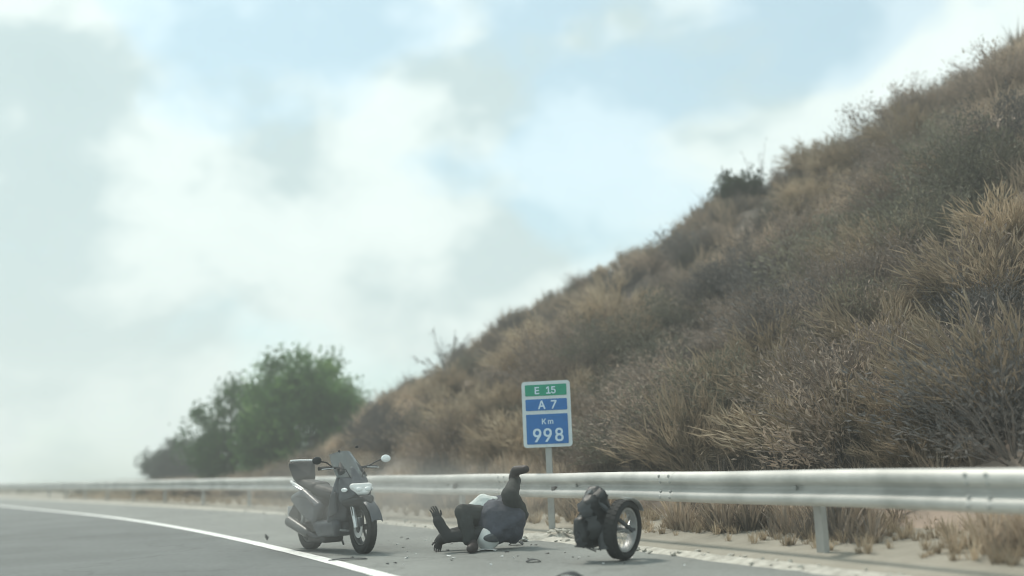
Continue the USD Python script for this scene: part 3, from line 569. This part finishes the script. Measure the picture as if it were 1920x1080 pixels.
hl = obj('headlight', organic(hull((1.19, 0.11, 0.735, 0.035), (1.19, -0.11, 0.735, 0.035), (1.225, 0.045, 0.665, 0.035), (1.225, -0.045, 0.665, 0.035)), 0.02, 3), 'white_plastic_look', mb, smooth=True)
for s in (-1, 1): obj('lamp_lens', tm(m3.Manifold.sphere(1, 18).scale((0.02, 0.04, 0.028)).translate((1.245, s*0.055, 0.70))), 'lens_look', hl, smooth=True)
obj('lower_beak', organic(hull((1.06, 0.12, 0.56, 0.05), (1.06, -0.12, 0.56, 0.05), (1.30, 0.06, 0.60, 0.035), (1.30, -0.06, 0.60, 0.035), (1.38, 0, 0.545, 0.03), (1.10, 0, 0.50, 0.05)), 0.025, 4), 'black_plastic_look', mb, smooth=True)
ff = []
for k in range(12):
    a = math.radians(15 + k*12.5); ff.append([(WB + (FW + 0.035)*math.cos(a), y, FW + (FW + 0.035)*math.sin(a) - (0.02 if abs(y) > 0.05 else 0)) for y in (-0.068, -0.045, 0, 0.045, 0.068)])
ffv = np.array(ff); nk, nj = ffv.shape[:2]; ii = np.arange(nk*nj).reshape(nk, nj); qq = np.stack([ii[:-1, :-1], ii[1:, :-1], ii[1:, 1:], ii[:-1, 1:]], -1).reshape(-1, 4)
def thick(V, q, d):
    t = trimesh.Trimesh(V.reshape(-1, 3), np.vstack([q[:, [0, 1, 2]], q[:, [0, 2, 3]]]), process=False); t2 = t.copy(); t2.vertices = t.vertices - t.vertex_normals*d; t2.invert()
    e = trimesh.grouping.group_rows(t.edges_sorted, require_count=1); E_ = t.edges[e]; n = len(t.vertices)
    sidef = np.vstack([np.stack([E_[:, 1], E_[:, 0], E_[:, 0] + n], 1), np.stack([E_[:, 1], E_[:, 0] + n, E_[:, 1] + n], 1)])
    return trimesh.Trimesh(np.vstack([t.vertices, t2.vertices]), np.vstack([t.faces, t2.faces + n, sidef]), process=False)
obj('front_fender', thick(ffv, qq, 0.006), 'grey_paint_look', mb, smooth=50)
ws = np.array([[(1.10 - 0.26*u - 0.10*(y/0.2)**2, y*(1 - 0.25*u*u), 0.84 + 0.30*u - 0.04*u*(y/0.2)**2) for y in np.linspace(-0.20, 0.20, 13)] for u in np.linspace(0, 1, 10)])
ii = np.arange(130).reshape(10, 13); qq = np.stack([ii[:-1, :-1], ii[:-1, 1:], ii[1:, 1:], ii[1:, :-1]], -1).reshape(-1, 4)
obj('windscreen', thick(ws, qq, 0.004), 'screen_look', mb, smooth=60)
obj('dash_cowl', organic(hull((0.98, 0.13, 0.88, 0.045), (0.98, -0.13, 0.88, 0.045), (0.86, 0.08, 0.98, 0.05), (0.86, -0.08, 0.98, 0.05), (0.83, 0.06, 1.04, 0.045), (0.83, -0.06, 1.04, 0.045)), 0.025, 4), 'black_plastic_look', mb, smooth=True)
obj('handlebar', tube([(0.92, -0.38, 0.945), (0.95, -0.22, 0.95), (0.97, 0, 0.93), (0.95, 0.22, 0.95), (0.92, 0.38, 0.945)], 0.014, 10), 'black_plastic_look', mb, smooth=True)
for s in (-1, 1):
    obj('cable', tube([(0.95, s*0.20, 0.94), (1.06, s*0.12, 0.93), (1.10, s*0.06, 0.80)], 0.006, 5), 'black_plastic_look', mb, smooth=True)
    obj('brake_hose', tube([(1.05, s*0.10, 0.62), (1.17, s*0.115, 0.50), (1.20, s*0.09, 0.33)], 0.006, 5), 'black_plastic_look', mb, smooth=True)
    obj('turn_signal', tm(m3.Manifold.sphere(1, 16).scale((0.045, 0.022, 0.025)).rotate((0, 0, -s*20)).translate((1.12, s*0.175, 0.70))), 'lens_look', mb, smooth=True)
    obj('panel_seam', tube([(0.50, s*0.222, 0.52), (0.30, s*0.215, 0.62), (0.02, s*0.205, 0.63)], 0.006, 5), 'black_plastic_look', mb, smooth=True)
    obj('passenger_handle', tube([(0.10, s*0.17, 0.70), (0.0, s*0.19, 0.735), (-0.12, s*0.175, 0.76)], 0.013, 6), 'silver_look', mb, smooth=True)
    obj('caliper', box((WB + 0.075, s*0.075, FW + 0.06), (0.06, 0.035, 0.09), 0.012), 'dark_grey_plastic_look', mb)
    obj('calf_guard', organic(hull((0.86, s*0.20, 0.42, 0.02), (0.98, s*0.20, 0.46, 0.02), (0.97, s*0.21, 0.66, 0.02), (0.90, s*0.215, 0.62, 0.02)), 0.03, 2), 'dark_grey_plastic_look', mb, smooth=True)
obj('number_plate', box((-0.44, 0, 0.44), (0.006, 0.17, 0.12), 0.002), 'white_plastic_look', mb)
obj('belly_crossbar', tube([(0.88, -0.16, 0.26), (0.93, 0, 0.24), (0.88, 0.16, 0.26)], 0.014, 8), 'silver_look', mb, smooth=True)
obj('side_stand', tube([(0.45, 0.12, 0.22), (0.40, 0.22, 0.05)], 0.012, 8), 'black_plastic_look', mb, smooth=True)

# ------------------------------------------------------------------ the fallen rider
B = 11.5
def J(x, y, dy, rr): return (*at(x, y, B + dy), rr)
pt = np.array([at(920, 1031, B)[0], B, 0.0])
head = J(914, 1006, -0.10, 0.10); neck = J(930, 1000, -0.04, 0.062)
chest = [J(922, 992, -0.12, 0.125), J(958, 992, 0.02, 0.13)]; belly = [J(926, 967, -0.04, 0.165), J(954, 970, 0.0, 0.17)]; hips = [J(928, 950, 0.14, 0.135), J(958, 952, 0.14, 0.14)]
legA = [J(966, 962, 0.16, 0.135), J(956, 926, -0.10, 0.082), J(966, 896, 0.20, 0.046)]; footA = [J(963, 893, 0.17, 0.05), J(967, 880, 0.12, 0.048), J(985, 877, 0.02, 0.036)]
legB = [J(918, 968, 0.08, 0.125), J(868, 958, -0.14, 0.080), J(880, 1006, -0.26, 0.066)]; footB = [J(884, 1014, -0.27, 0.05), J(888, 1023, -0.34, 0.045), J(882, 1026, -0.46, 0.036)]
armA = [J(908, 996, -0.16, 0.07), J(840, 1004, -0.22, 0.056), J(822, 974, -0.24, 0.044)]; armB = [J(915, 990, 0.10, 0.07), J(846, 999, 0.08, 0.052), J(824, 1011, 0.0, 0.044)]
def fingers(w, d, side, spread=1.0):
    """palm and five fingers; w wrist, d hand direction, side = across the palm"""
    w = np.array(w[:3]); d = d/np.linalg.norm(d); side = side - d*(side @ d); side /= np.linalg.norm(side); nn = np.cross(d, side)
    p1 = w + d*0.09; out = hull((*(w + d*0.015 + side*0.022), 0.019), (*(w + d*0.015 - side*0.022), 0.019), (*(p1 + side*0.034), 0.014), (*(p1 - side*0.034), 0.014), n=10)
    for k, L in enumerate((0.068, 0.080, 0.076, 0.058)):
        o = (1.5 - k)*0.022; a = p1 + side*o; b = a + (d + side*o*4*spread)*L*0.45 - nn*0.004; c = b + (d*0.85 + side*o*2*spread - nn*0.5)*L*0.55
        out = out + hull((*a, 0.0105), (*b, 0.0095), n=8) + hull((*b, 0.0095), (*c, 0.008), n=8)
    a = w + d*0.035 + side*0.03; b = a + (d*0.6 + side*0.8)*0.04; c = b + (d*0.95 + side*0.3 - nn*0.2)*0.034
    return out + hull((*a, 0.013), (*b, 0.011), n=8) + hull((*b, 0.011), (*c, 0.0095), n=8)
def vec(a, b): return np.array(b[:3]) - np.array(a[:3])
hA = fingers(armA[2], at(813, 950, B - 0.22) - np.array(armA[2][:3]), np.array([0.9, -0.4, 0.1])); hB = fingers(armB[2], at(819, 1030, B - 0.08) - np.array(armB[2][:3]), np.array([-0.8, -0.6, 0.0]))
def torso(g_=0.0):
    f = lambda p: (*p[:3], p[3] + g_)
    return hull(*[f(p) for p in chest + belly]) + hull(*[f(p) for p in belly + hips])
body = torso(-0.02) + chain(neck, head) + hull((*chest[0][:3], 0.08), (*chest[1][:3], 0.08), neck)
for L in (legA, legB, armA, armB): body = body + chain(*[(*p[:3], p[3] - 0.010) for p in L])
for f in (footA, footB): body = body + chain(*[(*p[:3], p[3] - 0.010) for p in f])
body = body + hull(hips[0], hips[1], legA[0], legB[0])
def rel(m):
    m = tm(m) if not isinstance(m, trimesh.Trimesh) else m; m = m.copy(); m.apply_translation(-pt); return m
man = thing('person', 'motorcycle rider tumbling head down with one leg up, dark clothes, blue grey jacket, pale helmet', 'person', pt)
bt = rel(organic(body, 0.03, 6))
low = bt.bounds[0, 2]
obj('body', bt, 'skin_look', man, smooth=True)
def creased(m, amp=0.010, seed=1):
    m.vertices += m.vertex_normals*((meshkit.fbm(m.vertices*11, 3, seed) - 0.5)*2*amp)[:, None]; return m
obj('jacket', creased(rel(organic(torso(0.012) + hull((*chest[0][:3], 0.10), (*chest[1][:3], 0.10), (*neck[:3], 0.075)), 0.025, 8)), 0.026, 2), 'jacket_look', man, smooth=True)
for k, Ar in enumerate((armA, armB)):
    obj('sleeve', creased(rel(organic(chain(*[(*p[:3], p[3] + 0.012) for p in Ar]), 0.02, 5)), 0.018, 5 + k), 'sleeve_look', man, smooth=True)
tr_ = hull((*hips[0][:3], 0.13), (*hips[1][:3], 0.135), (*legA[0][:3], 0.125), (*legB[0][:3], 0.12)) + chain(*[(*p[:3], p[3] + 0.012) for p in legA]) + chain(*[(*p[:3], p[3] + 0.012) for p in legB])
obj('trousers', creased(rel(organic(tr_, 0.025, 6)), 0.020, 8), 'trouser_look', man, smooth=True)
obj('shirt', creased(rel(organic(hull(J(889, 953, 0.04, 0.085), J(906, 938, 0.06, 0.085), J(905, 968, 0.0, 0.09), J(925, 945, 0.08, 0.10)), 0.02, 5)), 0.014, 9), 'shirt_look', man, smooth=True)
for f in (footA, footB):
    bo = obj('boot', rel(organic(chain(*[(*p[:3], p[3] + 0.008) for p in f]) + hull((*f[1][:3], f[1][3] + 0.006), (*f[2][:3], f[2][3] + 0.008)), 0.015, 4)), 'boot_look', man, smooth=True)
    a_, b_, c_ = (np.array(p[:3]) for p in f); dn = (b_ - a_)/np.linalg.norm(b_ - a_); o_ = dn*0.036
    obj('sole', rel(organic(hull((*(a_ + o_*1.1), 0.022), (*(b_ + o_*0.6), 0.022), (*(c_ + o_*0.35), 0.020)), 0.015, 2)), 'dark_grey_plastic_look', bo, smooth=True)
for h_ in (hA, hB): obj('glove', rel(organic(h_, 0.006, 3)), 'leather_look', man, smooth=True)
hc = np.array(head[:3]); hel = m3.Manifold.sphere(1, 40).scale((0.142, 0.16, 0.14)).translate(tuple(hc - [0.0, 0.02, -0.012]))
he = obj('helmet', rel(hel), 'helmet_look', man, smooth=True)
vis = (m3.Manifold.sphere(1, 40).scale((0.146, 0.164, 0.144)).translate(tuple(hc - [0.0, 0.02, -0.012]))) ^ m3.Manifold.sphere(1, 36).scale((0.13, 0.20, 0.052)).rotate((0, 0, 20)).translate(tuple(hc + [0.07, -0.10, 0.012]))
obj('visor', rel(vis), 'visor_look', he, smooth=40)
# let the lowest point rest on the asphalt
drop = min(low, (hc[2] + 0.012 - 0.140))
UsdGeom.XformCommonAPI(man)
man.GetAttribute('xformOp:translate').Set(Gf.Vec3d(float(pt[0]), float(pt[1]), float(-drop) if drop < 0 else float(-min(drop, 0.03))))

# ------------------------------------------------------------------ motorcycle wreckage on the right
WY = 9.6; wp = g(1150, 1052); wp[2] = 0
wr = thing('motorcycle_wreck', 'black motorcycle wreckage with a spoked wheel tipped up on the shoulder right of the rider', 'motorcycle wreck', wp)
def W(x, y, dy, rr): return (*(at(x, y, wp[1] + dy) - wp), rr)
wc = np.array(W(1168, 1000, 0.0, 0)[:3]); WR = 0.272
yaw = math.radians(28); Rm = trimesh.transformations.rotation_matrix(math.radians(7), [0, 1, 0]) @ trimesh.transformations.rotation_matrix(math.radians(55), [0, 0, 1])
wc[2] = WR*math.cos(math.radians(7)) + 0.012
wheel(wr, 'wheel', wc, WR, 0.14, 24, rim='pale_rim_look', mat=Rm, thin=True, rinner=0.725)
def wobble(m, amp, f, seed): m.vertices += m.vertex_normals*((meshkit.fbm(m.vertices*f, 3, seed) - 0.5)*2*amp)[:, None]; return m
obj('upper_fairing', wobble(organic(hull(W(1118, 930, 0.08, 0.10), W(1104, 950, -0.02, 0.105), W(1128, 960, 0.1, 0.10), W(1130, 945, 0.05, 0.06), W(1118, 975, 0.05, 0.10)), 0.022, 4), 0.03, 9, 3), 'black_plastic_look', wr, smooth=35)
obj('engine_block', wobble(organic(hull(W(1092, 985, -0.02, 0.09), W(1096, 1006, -0.04, 0.10), W(1115, 1005, 0.05, 0.10), W(1122, 975, 0.08, 0.10)), 0.022, 4), 0.028, 10, 4), 'black_plastic_look', wr, smooth=35)
obj('seat', wobble(organic(hull(W(1100, 955, 0.10, 0.05), W(1090, 985, 0.12, 0.06), W(1092, 1010, 0.14, 0.05)), 0.022, 4), 0.02, 8, 6), 'leather_look', wr, smooth=35)
obj('swingarm', tm(hull((*(wc + [-0.10, -0.03, 0.0]), 0.03), W(1112, 995, 0.02, 0.045))), 'dark_grey_plastic_look', wr, smooth=True)
obj('muffler', tube([np.array(W(1128, 985, -0.10, 0)[:3]), np.array(W(1131, 1000, -0.11, 0)[:3]), np.array(W(1134, 1030, -0.12, 0)[:3])], [0.035, 0.06, 0.055], 14), 'dark_grey_plastic_look', wr, smooth=40)
obj('axle', tube([wc + np.array([-0.13, 0.07, 0.0]), wc + np.array([0.11, -0.06, -0.0])], 0.014, 8), 'rim_look', wr, smooth=True)
mg = []
for k in range(7):
    a = math.radians(38 + k*9); mg.append([(math.cos(a)*(WR + 0.02), y, math.sin(a)*(WR + 0.02)) for y in (-0.085, -0.03, 0.03, 0.085)])
mgv = np.array(mg); ii = np.arange(28).reshape(7, 4); qq = np.stack([ii[:-1, :-1], ii[1:, :-1], ii[1:, 1:], ii[:-1, 1:]], -1).reshape(-1, 4)
m = thick(mgv, qq, 0.005); m.apply_transform(Rm); m.apply_translation(wc); obj('mudguard_fragment', m, 'silver_look', wr, smooth=40)
for dx, dy in ((0.0, -0.07), (0.02, 0.10)):      # bent fork legs running from the torn headstock to the axle
    obj('fork_leg', tube([np.array(W(1112, 932, 0.02, 0)[:3]) + [dx, dy, 0], np.array(W(1140, 958, 0.0, 0)[:3]) + [dx, dy, 0.0], wc + np.array([-0.12, 0.07, 0.02])*(1 if dy > 0 else -0.75)], [0.024, 0.022, 0.02], 10), 'dark_grey_plastic_look', wr, smooth=True)
obj('headstock', tube([W(1104, 922, 0.0, 0)[:3], W(1116, 934, 0.02, 0)[:3]], [0.035, 0.045], 12), 'rim_look', wr, smooth=40)
for k, (x, y, dy, sx, sz, tilt) in enumerate(((1096, 958, -0.10, 0.18, 0.12, 65), (1112, 990, -0.14, 0.20, 0.13, 80), (1088, 1012, -0.08, 0.14, 0.10, 100), (1126, 930, -0.04, 0.12, 0.09, 50))):
    th_ = np.linspace(0, 1, 7); pp = np.array([[(u*sx - sx/2, (v - 0.5)*sz*(0.6 + 0.6*((i*7 + k*3) % 5)/4), 0.05*math.sin(u*3.0) ) for v in (0, 0.35, 0.7, 1)] for i, u in enumerate(th_)])
    jj = np.arange(28).reshape(7, 4); q4 = np.stack([jj[:-1, :-1], jj[1:, :-1], jj[1:, 1:], jj[:-1, 1:]], -1).reshape(-1, 4); m = thick(pp, q4, 0.005)
    m.apply_transform(trimesh.transformations.rotation_matrix(math.radians(75), [1, 0, 0])); m.apply_transform(trimesh.transformations.rotation_matrix(math.radians(tilt), [0, 1, 0])); m.apply_translation(W(x, y, dy, 0)[:3]); obj('broken_panel', m, 'black_plastic_look' if k % 2 else 'dark_grey_plastic_look', wr, smooth=40)
for k in range(3):
    obj('hanging_cable', tube([np.array(W(1103 + 9*k, 1010, -0.06, 0)[:3]), np.array(W(1098 + 14*k, 1026 + 3*k, -0.10, 0)[:3]), np.array(W(1118 + 5*k, 1034 - 4*k, -0.12, 0)[:3])], 0.007, 6), 'black_plastic_look', wr, smooth=True)

# ------------------------------------------------------------------ debris on the road
def shard(seed, size, n=10):
    r = np.random.default_rng(seed); return trimesh.convex.convex_hull((r.uniform(-1, 1, (n, 3)))*np.array(size)/2)
def bent(seed, size):
    """a bent, broken piece of plastic panel"""
    r = np.random.default_rng(seed); nx, ny = 7, 4; out = []
    for i in range(nx):
        for j in range(ny):
            u, v = i/(nx - 1) - 0.5, j/(ny - 1) - 0.5
            out.append((u*size[0]*(1 + 0.2*r.random()), v*size[1]*(1 + 0.3*r.random()), size[2]*(1 - 4*u*u)*0.8 + size[2]*0.2*r.random()))
    V = np.array(out).reshape(nx, ny, 3); ii = np.arange(nx*ny).reshape(nx, ny); qq = np.stack([ii[:-1, :-1], ii[1:, :-1], ii[1:, 1:], ii[:-1, 1:]], -1).reshape(-1, 4)
    return thick(V, qq, 0.006)
def debris(name, label, px, py, mesh, mat, rz=0.0, z=None, catg='debris', Y=None):
    p = g(px, py) if Y is None else at(px, py, Y); mesh = mesh.copy()
    if Y is None: mesh.apply_translation((0, 0, -mesh.bounds[0, 2] + 0.002))
    mesh.apply_transform(trimesh.transformations.rotation_matrix(math.radians(rz), [0, 0, 1])); mesh.apply_translation(p)
    obj(name, mesh, mat, smooth=35, label=label, cat=catg)
debris('plastic_shard', 'small dark plastic shard standing on the shoulder left of the motorcycle', 500, 1014, shard(1, (0.06, 0.05, 0.11)), 'black_plastic_look')
debris('broken_strip', 'thin dark strip lying on the asphalt under the motorcycle', 652, 1050, bent(3, (0.36, 0.06, 0.014)), 'dark_grey_plastic_look', 5)
debris('rubber_scrap', 'flat dark scrap lying on the shoulder between rider and wreckage', 1000, 1054, bent(4, (0.12, 0.08, 0.025)), 'black_plastic_look', 8)
debris('black_debris', 'black curved piece of debris at the bottom edge, nearest the camera', 1066, 1087, bent(5, (0.20, 0.14, 0.06)), 'black_plastic_look', -12)
debris('fairing_piece', 'white broken fairing piece lying flat in front of the pale helmet', 911, 1033, bent(6, (0.20, 0.10, 0.022)), 'white_plastic_look', -4)
debris('fairing_piece', 'white and curved fairing piece lying right of the rider, before the rubble', 972, 1016, bent(7, (0.20, 0.12, 0.05)), 'white_plastic_look', 12)
debris('broken_piece', 'dark broken piece lying right of the rider on the shoulder', 968, 1022, bent(8, (0.15, 0.10, 0.05)), 'dark_grey_plastic_look', -10)
debris('flying_fragment', 'tiny dark fragment thrown up left of the windscreen, lower one', 636, 847, shard(11, (0.035, 0.03, 0.03)), 'black_plastic_look', Y=11.6)
debris('flying_fragment', 'tiny dark fragment thrown up above the windscreen', 669, 838, shard(12, (0.04, 0.03, 0.035)), 'black_plastic_look', Y=11.6)

r = np.random.default_rng(91)
for nm, mt, lab in (('dark_crumbs', 'black_plastic_look', 'tiny dark plastic crumbs scattered over the shoulder round the crash'), ('pale_crumbs', 'white_plastic_look', 'tiny pale plastic crumbs scattered over the shoulder round the crash')):
    ms = []
    for k in range(34):
        p = g(r.uniform(520, 1300), r.uniform(1006, 1062)); S_, T_ = st(p[0], p[1])
        if not -2.6 < T_[0] < -0.3: continue
        z_ = r.uniform(0.012, 0.038); m = shard(int(r.integers(0, 9999)), (z_*1.6, z_, z_*0.5), 8); m.apply_translation((p[0], p[1], -m.bounds[0, 2] + 0.001)); ms.append(m)
    obj(nm, cat(*ms), mt, smooth=False, label=lab, cat='debris', kind='stuff')
# ------------------------------------------------------------------ haze
usdkit.material(stage, '/World/Looks/haze_look', {'v': ('principled_volume', {'color': (0.95, 0.985, 0.965), 'density': 0.0045, 'anisotropy': 0.25})}, [], volume='v.volume')
obj('haze', box((0, 0, 12.5), (470, 470, 27.2)), 'haze_look', smooth=False, kind='stuff', label='thin pale haze and dust hanging in the air', cat='haze')

usdkit.material(stage, '/World/Looks/dust_look', {'tc': ('texture_coordinate', {}), 'n': ('noise_texture', {'scale': 2.2, 'detail': 3}),
    'gt': ('gradient_texture', {'gradient_type': 'spherical'}), 'm': ('math', {'math_type': 'multiply'}), 'm2': ('math', {'math_type': 'multiply', 'value2': 0.95}), 'v': ('principled_volume', {'color': (0.80, 0.80, 0.76), 'anisotropy': 0.1})},
    [('tc.object', 'gt.vector'), ('tc.object', 'n.vector'), ('gt.fac', 'm.value1'), ('n.fac', 'm.value2'), ('m.value', 'm2.value1'), ('m2.value', 'v.density')], volume='v.volume')
dm = UsdGeom.Xform.Define(stage, path('dust_cloud')); dp = (A + np.array([0.95, -0.45, 0])); dm.AddTranslateOp().Set(Gf.Vec3d(float(dp[0]), float(dp[1]), 0.52)); dm.AddScaleOp().Set(Gf.Vec3f(2.5, 1.5, 0.62))
cd(dm.GetPrim(), 'thin pale dust thrown up round the wheels of the motorcycle', 'dust', kind='stuff')
obj('dust', trimesh.creation.icosphere(3, 1.0), 'dust_look', dm.GetPrim(), smooth=True)
